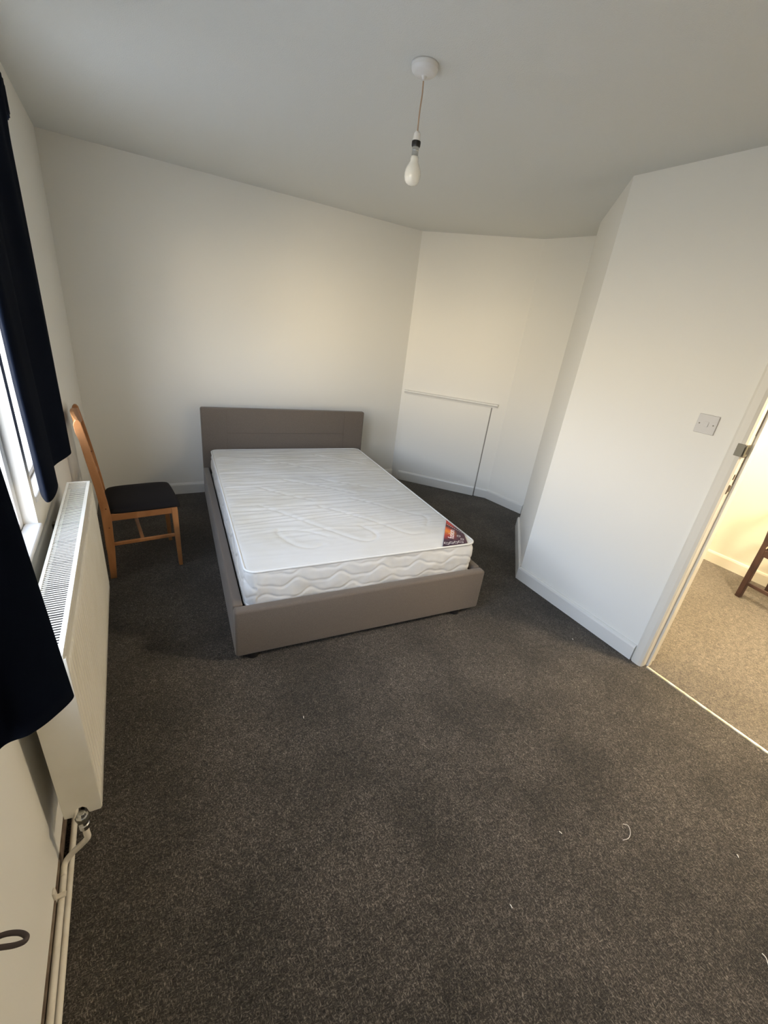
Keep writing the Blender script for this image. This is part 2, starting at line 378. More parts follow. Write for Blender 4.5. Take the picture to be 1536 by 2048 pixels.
# boarded fireplace: panel, ledge
ang = math.atan2(dA.y, dA.x)
fp = empty('fireplace_panel', (A0.x, A0.y, 0), ang)
tag(fp, 'white painted board closing off the fireplace under a thin ledge', 'panel')
bm = bmesh.new(); add_box(bm, 0.055, 0.955, -0.006, 0.0, 0.0, 0.955)
finish('board', bm, M_WALL, fp, bevel=(0.002, 2))
bm = bmesh.new(); add_box(bm, 0.957, 0.966, -0.0015, 0.0, 0.0, 0.955)  # flat grey strip drawn in for the gap
g = finish('open_gap', bm, mat('gap_grey', (0.25, 0.24, 0.22), 0.9), fp); g['label'] = 'dark gap down the right edge of the board'
lg = empty('mantel_ledge', (A0.x, A0.y, 0), ang)
tag(lg, 'narrow white moulded ledge above the boarded fireplace', 'ledge')
bm = bmesh.new()
pr = [(0, 0.955), (-0.014, 0.957), (-0.016, 0.968), (-0.024, 0.974), (-0.030, 0.982), (-0.030, 0.992), (-0.022, 0.996), (0, 0.996)]
r0 = [bm.verts.new((0.035, y, z)) for y, z in pr]; r1 = [bm.verts.new((1.015, y, z)) for y, z in pr]
bm.faces.new(r0); bm.faces.new(r1[::-1])
for i in range(len(pr)): bm.faces.new((r0[i], r0[(i+1) % len(pr)], r1[(i+1) % len(pr)], r1[i]))
finish('ledge_board', bm, M_GLOSS, lg)

# door frame in the right wall
bm = bmesh.new()
def jamb(y0, s):
    # s=+1: frame edge faces -y (far jamb), architrave on the wall beyond it
    prof = [(XR+0.0, y0+s*0.062), (XR-0.010, y0+s*0.060), (XR-0.016, y0+s*0.050), (XR-0.017, y0+s*0.020), (XR-0.012, y0+s*0.006), (XR-0.002, y0), (XR+0.028, y0-s*0.002), (XR+0.030, y0-s*0.003),
            (XR+0.030, y0+s*0.004), (XR+0.034, y0+s*0.004), (XR+0.034, y0-s*0.014), (XR+0.064, y0-s*0.014), (XR+0.066, y0-s*0.001), (XR+0.120, y0), (XR+0.120, y0+s*0.0), (XR+0.0, y0+s*0.0)]
    prof = prof[:13] + [(XR+0.120, y0-s*0.001), (XR+0.120, y0+s*0.008), (XR+0.0, y0+s*0.008)]
    add_prism(bm, prof if s > 0 else prof[::-1], 0, DZ)
jamb(DY1, 1)
jamb(DY0, -1)
add_box(bm, XR-0.016, XR, DY0-0.062, DY1+0.062, DZ, DZ+0.062); add_box(bm, XR, XR+0.12, DY0, DY1, DZ-0.008, DZ)
dr = struct(finish('door_1', bm, M_FRAME), 'cream painted door frame, chipped, with no door hung in it', 'door frame')
# lock keep
bm = bmesh.new()
add_box(bm, XR-0.019, XR-0.0165, DY1-0.001, DY1+0.030, 1.235, 1.290); add_box(bm, XR-0.0165, XR+0.026, DY1-0.006, DY1-0.0035, 1.235, 1.290)
k = finish('strike_plate', bm, M_METAL, dr, bevel=(0.001, 1)); k['label'] = 'metal lock keep on the painted frame'
bm = bmesh.new(); add_box(bm, XR+0.004, XR+0.018, DY1-0.0068, DY1-0.006, 1.247, 1.280)
finish('latch_hole', bm, M_BLACK, k)
for (z0, z1, x0, x1) in ((1.055, 1.10, 0.004, 0.012), (1.065, 1.095, 0.016, 0.024), (1.125, 1.150, 0.008, 0.014)):
    bm = bmesh.new(); add_box(bm, XR+x0, XR+x1, DY1-0.0032, DY1-0.0012, z0, z1)
    q = finish('chipped_recess', bm, M_SHADE_CHIP, dr); q['label'] = 'dark chip in the cream paint'
bm = bmesh.new()
add_box(bm, XR+0.026, XR+0.0275, DY1-0.0040, DY1-0.0018, 1.10, 1.235)
add_box(bm, XR+0.026, XR+0.0275, DY1-0.0040, DY1-0.0018, 1.33, 1.46)
finish('paint_crack', bm, M_SHADE_CHIP, dr)

# threshold strip
bm = bmesh.new()
pr = [(2.680, 0.0), (2.681, 0.004), (2.685, 0.0065), (2.688, 0.0050), (2.692, 0.0065), (2.697, 0.004), (2.699, 0.0)]
r0 = [bm.verts.new((x, DY0, z)) for x, z in pr]; r1 = [bm.verts.new((x, DY1-0.014, z)) for x, z in pr]
bm.faces.new(r0); bm.faces.new(r1[::-1])
for i in range(len(pr)): bm.faces.new((r0[i], r0[(i+1) % len(pr)], r1[(i+1) % len(pr)], r1[i]))
struct(finish('trim_1', bm, M_BRASS), 'worn metal strip joining the carpet of both rooms in the doorway', 'threshold strip')

# windows
def window(name, w, sill, label):
    y0, y1, z0, z1 = w
    bm = bmesh.new(); f = 0.042; xa, xb = -0.10, -0.04
    add_box(bm, xa, xb, y0, y0+f, z0, z1); add_box(bm, xa, xb, y1-f, y1, z0, z1)
    add_box(bm, xa, xb, y0+f, y1-f, z0, z0+f); add_box(bm, xa, xb, y0+f, y1-f, z1-f, z1)
    if y1-y0 > 1.2: add_box(bm, xa, xb, (y0+y1)/2-0.035, (y0+y1)/2+0.035, z0+f, z1-f)
    o = struct(finish(name, bm, M_PVC, bevel=(0.006, 2)), label, 'window')
    bm = bmesh.new(); add_box(bm, -0.073, -0.067, y0+f-0.005, y1-f+0.005, z0+f-0.005, z1-f+0.005)
    finish('window_glass', bm, M_GLASS, o)
    if sill:
        bm = bmesh.new(); add_box(bm, -0.039, sill, y0+0.001, y1-0.001, z0-0.0, z0+0.022)
        finish('window_sill', bm, M_PVC, o, bevel=(0.006, 3))
    return o
window('window_1', W1, 0.012, 'white framed window above the radiator between the curtains')
window('window_2', W2, 0.006, 'white framed window behind the far curtain')

# ------------------------------------------------------------------ outdoors seen past the curtain
bm = bmesh.new(); add_box(bm, -14, -0.26, -14, 30, -3.1, -2.9)
struct(finish('ground', bm, M_PAVE), 'pale paving outside the window', 'ground')
wb = empty('wheelie_bin', (-1.5, 10.6, -2.9)); tag(wb, 'blue bin standing outside below the far window', 'bin')
bm = bmesh.new(); a = [bm.verts.new((x*0.22, y*0.28, 0.08)) for x, y in ((-1, -1), (1, -1), (1, 1), (-1, 1))]; b = [bm.verts.new((x*0.29, y*0.36, 1.0)) for x, y in ((-1, -1), (1, -1), (1, 1), (-1, 1))]
bm.faces.new(a[::-1]); bm.faces.new(b)
for i in range(4): bm.faces.new((a[i], a[(i+1) % 4], b[(i+1) % 4], b[i]))
finish('bin_body', bm, M_BLUE, wb, bevel=(0.03, 3))
bm = bmesh.new(); add_box(bm, -0.31, 0.31, -0.38, 0.38, 1.0, 1.09); finish('lid', bm, M_BLUE, wb, bevel=(0.035, 3))
for s in (-1, 1):
    bm = bmesh.new(); add_tube(bm, [(s*0.20, 0.30, 0.1), (s*0.27, 0.30, 0.1)], 0.10, 20); finish('wheel', bm, M_BLACK, wb)

# ------------------------------------------------------------------ radiator
rad = empty('radiator', (0.0, 1.6, 0.2)); tag(rad, 'cream ribbed double panel radiator below the window', 'radiator')
RX0, RX1, RY0, RY1, RZ0, RZ1 = 0.042, 0.132, 1.005, 2.200, 0.205, 0.7825
ox, oy, oz = 0.0, 1.6, 0.2
def rb(bm, x0, x1, y0, y1, z0, z1): add_box(bm, x0-ox, x1-ox, y0-oy, y1-oy, z0-oz, z1-oz)
# ribbed front panel as a closed sheet
bm = bmesh.new(); ny = 37*12; zs = [RZ0, RZ0+0.004, RZ0+0.035, RZ0+0.055] + [RZ0+0.055+(RZ1-0.10-RZ0-0.055)*i/4 for i in range(1, 5)] + [RZ1-0.080, RZ1-0.052, RZ1-0.047, RZ1-0.040]
rows = []
for iz, z in enumerate(zs):
    amp = 1.0 if 3 <= iz <= 8 else (0.0)
    row = []
    for i in range(ny+1):
        t = i/ny; y = RY0+0.012+(RY1-RY0-0.024)*t
        ph = (t*37) % 1.0
        rib = 0.5-0.5*math.cos(2*PI*ph); rib = min(1.0, max(0.0, (rib-0.25)*1.6))
        x = RX1-0.004 + 0.0*rib - 0.0105*(1-rib)*amp
        if iz in (0,): x -= 0.006
        if z > RZ1-0.05: x -= 0.006
        row.append(bm.verts.new((x-ox, y-oy, z-oz)))
    rows.append(row)
for a, b in zip(rows[:-1], rows[1:]):
    for i in range(ny): bm.faces.new((a[i], a[i+1], b[i+1], b[i]))
fpn = finish('front_panel', bm, M_RAD, rad, smooth=True); so = fpn.modifiers.new('solid', 'SOLIDIFY'); so.thickness = 0.006; so.offset = 0
bm = bmesh.new(); rb(bm, RX0, RX0+0.008, RY0+0.012, RY1-0.012, RZ0+0.005, RZ1-0.03); finish('rear_panel', bm, M_RAD, rad)
bm = bmesh.new()
for i in range(35):   # convector fins between the panels
    y = RY0+0.03+(RY1-RY0-0.06)*i/34; rb(bm, RX0+0.008, RX1-0.016, y-0.001, y+0.001, RZ0+0.03, RZ1-0.06)
rb(bm, RX0+0.009, RX1-0.020, RY0+0.014, RY1-0.014, RZ0+0.03, RZ1-0.030)  # solid dark liner added so the gaps between slats look shaded
finish('convector_and_liner', bm, M_RADIN, rad)
for yy, s in ((RY0, 1), (RY1, -1)):
    bm = bmesh.new()
    y0, y1 = sorted((yy, yy+s*0.010))
    x1 = RX1-0.002
    zz = [(RX0-0.002, RZ1-0.012), (RX0-0.002, RZ0+0.004), (0.062, RZ0-0.002), (0.066, RZ0+0.018), (0.074, RZ0+0.030), (0.086, RZ0+0.030), (0.094, RZ0+0.020), (0.098, RZ0-0.004), (x1-0.004, RZ0-0.006), (x1, RZ0+0.002), (x1, RZ0+0.014), (x1+0.001, RZ0+0.024), (x1+0.001, RZ1-0.012)]
    va = [bm.verts.new((x-ox, y0-oy, z-oz)) for x, z in zz]; vb = [bm.verts.new((x-ox, y1-oy, z-oz)) for x, z in zz]
    bm.faces.new(va); bm.faces.new(vb[::-1])
    for i in range(len(zz)): bm.faces.new((va[i], va[(i+1) % len(zz)], vb[(i+1) % len(zz)], vb[i]))
    finish('side_panel', bm, M_RAD, rad, bevel=(0.0015, 2))
# top grille: rim and slats
bm = bmesh.new()
rb(bm, RX0-0.002, RX0+0.007, RY0, RY1, RZ1-0.014, RZ1); rb(bm, RX1-0.018, RX1-0.006, RY0, RY1, RZ1-0.014, RZ1)
rb(bm, RX0+0.007, RX1-0.018, RY0, RY0+0.020, RZ1-0.014, RZ1); rb(bm, RX0+0.007, RX1-0.018, RY1-0.012, RY1, RZ1-0.014, RZ1)
rb(bm, RX1-0.006, RX1-0.004, RY0+0.004, RY1-0.004, RZ1-0.045, RZ1-0.008)
N = 104
for i in range(N):
    y = RY0+0.020+(RY1-RY0-0.032)*(i+0.5)/N
    hw = 0.0024 if i % 13 else 0.0018
    rb(bm, RX0+0.007, RX1-0.018, y-hw, y+hw, RZ1-0.003, RZ1-0.0015)
finish('top_grille', bm, M_RAD, rad, bevel=(0.0003, 1))
# wall brackets
for yy in (1.25, 1.95):
    bm = bmesh.new(); rb(bm, 0.0, RX0+0.001, yy-0.015, yy+0.015, RZ0+0.04, RZ1-0.08); finish('bracket', bm, M_METAL, rad)
# valve at the near end
vx, vy = 0.082, 1.018
bm = bmesh.new(); add_lathe(bm, [(0.010, RZ0-0.048-oz), (0.0135, RZ0-0.046-oz), (0.0135, RZ0-0.030-oz), (0.011, RZ0-0.027-oz), (0.011, RZ0-0.015-oz), (0.015, RZ0-0.012-oz), (0.015, RZ0+0.008-oz), (0.012, RZ0+0.010-oz), (0.009, RZ0+0.020-oz)], 20, vx-ox, vy-oy-0.022)
add_tube(bm, [(vx-ox, vy-oy-0.022, RZ0-oz), (vx-ox, vy-oy+0.02, RZ0+0.004-oz)], 0.010, 14)
finish('radiator_valve', bm, M_CHROME, rad, smooth=False, bevel=(0.001, 1))
bm = bmesh.new(); add_lathe(bm, [(0.0165, RZ0-0.010-oz), (0.018, RZ0-0.006-oz), (0.018, RZ0+0.002-oz), (0.0165, RZ0+0.006-oz)], 6, vx-ox, vy-oy-0.022)
finish('valve_nut', bm, M_METAL, rad)

# pipes
pa = empty('heating_pipe', (0.026, 1.0, 0.009)); tag(pa, 'painted heating pipe lying on the carpet edge, passing under the radiator', 'pipe')
bm = bmesh.new(); add_tube(bm, [(0, -2.55, 0), (0, -0.6, 0.0), (0, 0.3, 0.0006), (0, 1.16, 0), (0.004, 1.19, 0.004), (0.03, 1.20, 0.006), (0.05, 1.195, 0.01), (0.054, 1.19, 0.05), (0.054, 1.185, 0.205)], 0.0085, 14)
finish('pipe_run', bm, M_PIPE, pa, smooth=True)
pb = empty('heating_pipe', (0.0, 0.0, 0.0)); tag(pb, 'painted heating pipe behind the other, bending up to the radiator valve', 'pipe')
bx_ = vx; by_ = vy-0.022
P_ = smooth_path([(0.0135, -1.58, 0.026), (0.0135, 0.2, 0.026), (0.0135, 0.90, 0.026), (0.0135, 0.965, 0.027), (0.0150, 0.995, 0.032), (0.030, 1.004, 0.048), (0.060, 1.000, 0.080), (bx_-0.006, by_+0.002, 0.098), (bx_, by_, 0.112), (bx_, by_, 0.130), (bx_, by_, 0.160)], 8)
bm = bmesh.new(); add_tube(bm, P_, 0.0085, 14)
finish('pipe_run', bm, M_PIPE, pb, smooth=True)
bm = bmesh.new(); add_box(bm, 0.0, 0.006, 0.900, 0.918, 0.018, 0.072); add_box(bm, 0.0, 0.026, 0.902, 0.916, 0.034, 0.041)
q = finish('pipe_clip', bm, M_PIPE, pb, bevel=(0.002, 2))

# cable loop hanging on the window wall
cl = empty('cable_loop', (0.0, 0.610, 0.450)); tag(cl, 'dark rubber cable loop sticking out low on the window wall', 'cable')
pts = smooth_path([(0.0, 0.033, 0.001), (0.020, 0.031, 0.0), (0.040, 0.022, 0.0), (0.0510, 0.011, 0.0), (0.0490, 0.004, 0.0), (0.034, 0.0055, 0.0), (0.014, 0.012, 0.001), (0.0, 0.016, 0.002)], 8)
bm = bmesh.new(); add_tube(bm, pts, 0.0047, 10)
finish('cable_run', bm, M_RUBBER, cl, smooth=True)
bm = bmesh.new(); add_tube(bm, [(0, .033, .001), (0.004, .033, .001)], 0.007, 14); add_tube(bm, [(0, .016, .002), (0.004, .016, .002)], 0.008, 14)
finish('cable_grommet', bm, M_RUBBER, cl)

# ------------------------------------------------------------------ curtains
def curtain(name, loc, hem, z_hem, z_top, yscale, yc, label, hemfun=None):
    root = empty(name, loc); tag(root, label, 'curtain', 'navy curtains of the bedroom window')
    path = smooth_path(hem, 10); nz = 40; bm = bmesh.new(); rows = []
    for j in range(nz+1):
        t = j/nz; row = []
        for i, (x, y) in enumerate(path):
            u = i/(len(path)-1)
            z = z_hem + (z_top-z_hem)*t + (1-t)*(hemfun(u) if hemfun else 0)
            sc = yscale(t)
            xx = 0.075+(x-0.075)*(1-0.25*t) + 0.003*math.sin(9*u*6+t*5)*t
            row.append(bm.verts.new((xx-loc[0], yc+(y-yc)*sc-loc[1], z-loc[2])))
        rows.append(row)
    for a, b in zip(rows[:-1], rows[1:]):
        for i in range(len(a)-1): bm.faces.new((a[i], a[i+1], b[i+1], b[i]))
    o = finish('drape', bm, M_NAVY, root, smooth=True)
    s = o.modifiers.new('solid', 'SOLIDIFY'); s.thickness = 0.003; s.offset = 0
    # gathered header tape
    bm = bmesh.new(); rows = []
    for j in range(4):
        row = []
        for i, (x, y) in enumerate(path):
            u = i/(len(path)-1); sc = yscale(1.0)
            row.append(bm.verts.new((0.075+(x-0.075)*0.75+0.003+0.002*math.sin(i*1.7)-loc[0], yc+(y-yc)*sc-loc[1], z_top-0.06+0.023*j-loc[2])))
        rows.append(row)
    for a, b in zip(rows[:-1], rows[1:]):
        for i in range(len(a)-1): bm.faces.new((a[i], a[i+1], b[i+1], b[i]))
    o = finish('header_tape', bm, M_NAVY, root, smooth=True); s = o.modifiers.new('solid', 'SOLIDIFY'); s.thickness = 0.004
    return root
hem_far = [(0.055, 1.56), (0.070, 1.49), (0.089, 1.44), (0.099, 1.48), (0.100, 1.56), (0.090, 1.63), (0.068, 1.71), (0.073, 1.79), (0.100, 1.88), (0.107, 1.935), (0.088, 2.03), (0.060, 2.07), (0.045, 2.03)]
def ysf(t): return 1 + 0.10*min(1, t*3.5) + (0.0 if t < 0.86 else 0.40*((t-0.86)/0.14)**1.2)
curtain('curtain', (0.075, 1.75, 1.0), hem_far, 1.0, 2.12, ysf, 1.74, 'navy curtain drawn back by the pine chair, uneven hem above the radiator')
hem_near = [(0.09, -0.42), (0.13, -0.34), (0.09, -0.25), (0.15, -0.15), (0.09, -0.05), (0.15, 0.06), (0.10, 0.16), (0.16, 0.27), (0.10, 0.37), (0.105, 0.47), (0.126, 0.562), (0.159, 0.576), (0.182, 0.594), (0.205, 0.626), (0.188, 0.645), (0.160, 0.630), (0.145, 0.600)]
def ysn(t): return 1 - 0.10*t
curtain('curtain', (0.10, 0.2, 1.0), hem_near, 1.0, 2.12, ysn, 0.0, 'navy curtain nearest the viewer, hanging over the near end of the radiator')
rr = empty('curtain_rail', (0.03, 0.9, 2.135)); tag(rr, 'white plastic curtain rail above the window', 'curtain rail')
bm = bmesh.new(); add_box(bm, -0.010, 0.010, -1.35, 1.25, -0.012, 0.012); finish('track', bm, M_PLASTIC, rr, bevel=(0.003, 2))
for y in (-1.2, -0.4, 0.4, 1.15):
    bm = bmesh.new(); add_box(bm, -0.030, -0.009, y-0.01, y+0.01, -0.010, 0.016); finish('rail_bracket', bm, M_PLASTIC, rr)

# ------------------------------------------------------------------ pendant
CX, CY = 1.338, 1.681
pd = empty('pendant_light', (CX, CY, H)); tag(pd, 'bare bulb hanging on a short cord from the ceiling rose', 'lamp')
bm = bmesh.new(); add_lathe(bm, [(0.0, 0.0), (0.047, 0.0), (0.0475, -0.006), (0.0465, -0.014), (0.0465, -0.0145), (0.0455, -0.015), (0.0440, -0.021), (0.034, -0.029), (0.012, -0.032), (0.008, -0.034), (0.0055, -0.041), (0.0, -0.041)], 40)
finish('ceiling_rose', bm, M_PLASTIC, pd, smooth=True)
bm = bmesh.new(); add_tube(bm, smooth_path([(0, 0, -0.045), (0.0015, 0, -0.08), (-0.001, 0, -0.13), (0, 0, -0.19)], 5), 0.0026, 8); finish('cord', bm, M_CORD, pd, smooth=True)
bm = bmesh.new(); add_lathe(bm, [(0.0, -0.183), (0.007, -0.184), (0.0115, -0.190), (0.0125, -0.200), (0.0135, -0.212), (0.0135, -0.2115), (0, -0.212)], 24); finish('lamp_holder', bm, M_PLASTIC, pd, smooth=False)
bm = bmesh.new(); add_lathe(bm, [(0.0, -0.2115), (0.0160, -0.212), (0.0165, -0.216), (0.0160, -0.225), (0.0145, -0.229), (0.0, -0.229)], 24); finish('holder_ring', bm, M_BLACK, pd)
bm = bmesh.new(); add_lathe(bm, [(0.0, -0.228), (0.0125, -0.229), (0.0125, -0.240), (0.0120, -0.241), (0.0125, -0.256), (0.011, -0.258), (0, -0.258)], 24); finish('bayonet_cap', bm, M_CHROME, pd)
bm = bmesh.new(); prof = [(0.0, -0.256), (0.0145, -0.257), (0.0152, -0.266), (0.0160, -0.274), (0.0205, -0.281), (0.0258, -0.290), (0.0295, -0.300), (0.0308, -0.311), (0.0298, -0.322), (0.0265, -0.332), (0.0205, -0.3395), (0.0115, -0.3445), (0, -0.3462)]
add_lathe(bm, prof, 32); finish('bulb', bm, M_BULB, pd, smooth=True)

# ------------------------------------------------------------------ light switch
sw = empty('light_switch', (XR, 0.952, 1.336)); tag(sw, 'square white light switch on the bright wall by the doorway', 'light switch')
bm = bmesh.new(); add_box(bm, -0.008, 0, -0.0435, 0.0435, -0.0435, 0.0435); finish('plate', bm, M_SWITCH, sw, bevel=(0.0025, 3))
bm = bmesh.new(); vs = add_box(bm, -0.0125, -0.006, -0.009, 0.009, -0.012, 0.012)
for v in vs:
    if v.co.x < -0.01 and v.co.z > 0: v.co.x += 0.003
finish('rocker', bm, M_SWITCH, sw, bevel=(0.0008, 2))
for s in (-1, 1):
    bm = bmesh.new(); add_tube(bm, [(-0.0072, s*0.030, 0), (-0.0088, s*0.030, 0)], 0.003, 12); finish('screw', bm, M_METAL, sw)

# ------------------------------------------------------------------ bed frame (x across, -y towards the foot)
BA = -0.0806; BO = (0.8049, 3.7582)
bed = empty('bed_frame', (BO[0], BO[1], 0.0), BA); tag(bed, 'low double bed frame upholstered in taupe fabric', 'bed')
BW, BL, Z0, Z1 = 1.45, 2.127, 0.034, 0.300
def rbox(name, x0, x1, y0, y1, z0, z1, m, parent, bev=0.012, seg=4):
    bm = bmesh.new(); add_box(bm, x0, x1, y0, y1, z0, z1); o = finish(name, bm, m, parent, bevel=(bev, seg))
    for p in o.data.polygons: p.use_smooth = True
    return o
hb = rbox('headboard', 0, BW, -0.058, 0.0, 0.03, 0.8085, M_FABRIC, bed, 0.014)
for z in (0.600,):   # stitched seams across the headboard
    bm = bmesh.new(); add_box(bm, 0.20, BW-0.20, -0.0592, -0.0578, z-0.0012, z+0.0012); finish('seam', bm, M_STITCH, hb)
for x in (0.20, BW-0.20):
    bm = bmesh.new(); add_box(bm, x-0.0008, x+0.0008, -0.0588, -0.0578, 0.30, 0.79); finish('seam', bm, M_STITCH, hb)
rbox('side_rail', 0, 0.046, -BL+0.058, -0.060, Z0, Z1, M_FABRIC, bed, 0.010)
rbox('side_rail', BW-0.046, BW, -BL+0.058, -0.060, Z0, Z1, M_FABRIC, bed, 0.010)
fb = rbox('footboard', 0, BW, -BL, -BL+0.056, Z0, Z1, M_FABRIC, bed, 0.014)
rbox('mattress_platform', 0.047, BW-0.047, -BL+0.058, -0.060, 0.235, 0.262, M_BLACK, bed, 0.003, 1)
for x, y in ((0.055, -BL+0.036), (BW-0.175, -BL+0.036), (0.055, -0.15), (BW-0.175, -0.15)):
    bm = bmesh.new(); add_lathe(bm, [(0.026, 0.0), (0.030, 0.004), (0.032, Z0+0.001)], 20, x+0.03, y)
    finish('foot', bm, M_BLACK, bed)

# ------------------------------------------------------------------ mattress
ma = empty('mattress', (BO[0], BO[1], 0.262), BA); tag(ma, 'white quilted double mattress lying in the taupe bed frame', 'mattress')
MX0, MX1, MY0, MY1 = 0.058, 1.388, -2.066, -0.110; MT = 0.470; RC = 0.055
loops = [
 [(0.258, 1.323), (0.357, 1.447), (0.495, 1.631), (0.583, 1.742), (0.667, 1.848), (0.733, 1.899), (0.79, 1.89), (0.827, 1.83), (0.78, 1.72)],
 [(0.614, 1.40), (0.717, 1.497), (0.825, 1.61), (0.917, 1.715), (0.987, 1.827), (1.043, 1.878), (1.112, 1.88)],
 [(0.872, 1.306), (0.984, 1.403), (1.084, 1.515), (1.165, 1.596), (1.233, 1.64), (1.25, 1.706), (1.194, 1.79)],
 [(0.295, 1.67), (0.282, 1.716), (0.313, 1.806), (0.359, 1.879), (0.426, 1.911), (0.49, 1.89)],
 [(0.295, 1.681), (0.426, 1.708), (0.54, 1.80)],
 [(0.78, 0.92), (0.971, 1.047), (1.102, 1.128), (1.248, 1.21)],
 [(0.50, 0.90), (0.67, 1.008), (0.793, 1.105), (0.93, 1.22)],
 [(0.40, 0.40), (0.62, 0.55), (0.84, 0.70)], [(0.90, 0.32), (1.08, 0.45), (1.26, 0.60)], [(0.30, 1.02), (0.46, 1.18), (0.60, 1.30)],
]
segs = []
for lp in loops:
    sp = smooth_path(lp, 5)
    segs += [(a[0], -a[1], b[0], -b[1]) for a, b in zip(sp[:-1], sp[1:])]
segs = np.array(segs)
def groove(X, Y):
    D = np.full(X.shape, 9.0)
    for x0, y0, x1, y1 in segs:
        dx, dy = x1-x0, y1-y0; L2 = dx*dx+dy*dy+1e-12
        t = np.clip(((X-x0)*dx+(Y-y0)*dy)/L2, 0, 1)
        D = np.minimum(D, np.hypot(X-x0-t*dx, Y-y0-t*dy))
    return D
nx, ny = 150, 330
gx = np.linspace(MX0, MX1, nx+1); gy = np.linspace(MY0, MY1, ny+1)
X, Y = np.meshgrid(gx, gy)
cx = np.clip(X, MX0+RC, MX1-RC); cy = np.clip(Y, MY0+RC, MY1-RC)
d = np.hypot(X-cx, Y-cy); f = np.where(d > RC, RC/np.maximum(d, 1e-9), 1.0)
inc = (np.abs(X-cx) > 1e-9) & (np.abs(Y-cy) > 1e-9)
X = np.where(inc, cx+(X-cx)*f, X); Y = np.where(inc, cy+(Y-cy)*f, Y)
edge = np.minimum.reduce([X-MX0, MX1-X, Y-MY0, MY1-Y]); edge = np.maximum(edge, 0)
D = groove(X, Y)
Zt = MT + 0.004*(1-np.exp(-edge/0.03)) - 0.006*np.exp(-(edge/0.010)**2)
Zt = Zt - 0.0034*np.exp(-(D/0.008)**2) + 0.0014*np.exp(-((D-0.030)/0.018)**2)
Wk = np.zeros_like(Zt)
for a in range(X.shape[0]):
    for b in range(X.shape[1]):
        x, y = X[a, b], Y[a, b]
        n1 = noise.noise((x*2.3+3, y*26, 0.3)); n2 = noise.noise((x*5.0, y*55, 4.1)); n3 = noise.noise((x*3.1, y*3.1, 9.2))
        Wk[a, b] = 2.1*(abs(n1)*-1.6+0.5)*0.0036 + n2*0.0012 + n3*0.003
fade = np.clip((Y+1.95)/0.35, 0.15, 1.0) * np.clip(edge/0.05, 0, 1)
Zt = Zt + Wk*fade
bm = bmesh.new()
vg = [[bm.verts.new((float(X[a, b]), float(Y[a, b]), float(Zt[a, b]-0.262))) for b in range(nx+1)] for a in range(ny+1)]
for a in range(ny):
    for b in range(nx): bm.faces.new((vg[a][b], vg[a][b+1], vg[a+1][b+1], vg[a+1][b]))
bot = bm.verts.new(((MX0+MX1)/2, (MY0+MY1)/2, 0.05))
# side band, quilted with rolling waves
def outline(n):
    pts = []; per = []
    w = MX1-MX0-2*RC; l = MY1-MY0-2*RC; arc = PI/2*RC; tot = 2*w+2*l+4*arc
    for i in range(n):
        s = i/n*tot
        secs = [('l', w, (MX0+RC, MY0), (1, 0)), ('a', arc, (MX1-RC, MY0+RC), -PI/2), ('l', l, (MX1, MY0+RC), (0, 1)), ('a', arc, (MX1-RC, MY1-RC), 0),
                ('l', w, (MX1-RC, MY1), (-1, 0)), ('a', arc, (MX0+RC, MY1-RC), PI/2), ('l', l, (MX0, MY1-RC), (0, -1)), ('a', arc, (MX0+RC, MY0+RC), PI)]
        q = s
        for k, ln, p, dd in secs:
            if q <= ln or (k, p) == (secs[-1][0], secs[-1][2]):
                if k == 'l': pts.append((p[0]+dd[0]*q, p[1]+dd[1]*q, dd[1], -dd[0]))
                else:
                    th = dd+q/RC; pts.append((p[0]+RC*math.cos(th), p[1]+RC*math.sin(th), math.cos(th), math.sin(th)))
                break
            q -= ln
        per.append(s)
    return pts, per
NP = 1400; OP, PER = outline(NP); NZ = 36; hb_, ht_ = 0.0, MT-0.262-0.004
rows = []
for j in range(NZ+1):
    v = j/NZ; z = hb_+(ht_-hb_)*v; row = []
    for (x, y, nxn, nyn), s in zip(OP, PER):
        bulge = 0.010*math.sin(PI*v)**0.8 - 0.006
        w = 0
        for h0, A, ph in ((0.26, 0.075, 0.0), (0.60, 0.085, 1.9), (0.90, 0.06, 0.8)):
            hh = h0 + A*math.sin(s*2*PI/0.23+ph+0.8*math.sin(s*3.1)) + 0.035*math.sin(s*2*PI/0.115+ph*2)
            w -= 0.0042*math.exp(-((v-hh)/0.035)**2)
        w += 0.007*noise.noise((s*7, v*2.5, 1.7)) + 0.0025*noise.noise((s*26, v*6, 4.7))
        o_ = bulge + w*min(1, v*6)*min(1, (1-v)*8)
        row.append(bm.verts.new((x+nxn*o_, y+nyn*o_, z)))
    rows.append(row)
for a, b in zip(rows[:-1], rows[1:]):
    for i in range(NP): bm.faces.new((a[i], a[(i+1) % NP], b[(i+1) % NP], b[i]))
bm.verts.remove(bot)
bm.faces.new(rows[0][::-1])
finish('mattress_body', bm, M_MATT, ma, smooth=True)
def loop_tube(bm, z, r, off):
    base = [Vector((x+nx_*off, y+ny_*off, z)) for x, y, nx_, ny_ in OP[::4]]; nn_ = [Vector((nx_, ny_, 0)) for x, y, nx_, ny_ in OP[::4]]
    rings = [[bm.verts.new(p + q*(r*math.cos(2*PI*k/10)) + Vector((0, 0, r*math.sin(2*PI*k/10)))) for k in range(10)] for p, q in zip(base, nn_)]
    n = len(rings)
    for i in range(n):
        for k in range(10): bm.faces.new((rings[i][k], rings[i][(k+1) % 10], rings[(i+1) % n][(k+1) % 10], rings[(i+1) % n][k]))
bm = bmesh.new(); loop_tube(bm, ht_+0.001, 0.0060, -0.004); finish('piping', bm, M_PIPING, ma, smooth=True)
bm = bmesh.new(); loop_tube(bm, 0.009, 0.0060, -0.003); finish('piping', bm, M_PIPING, ma, smooth=True)
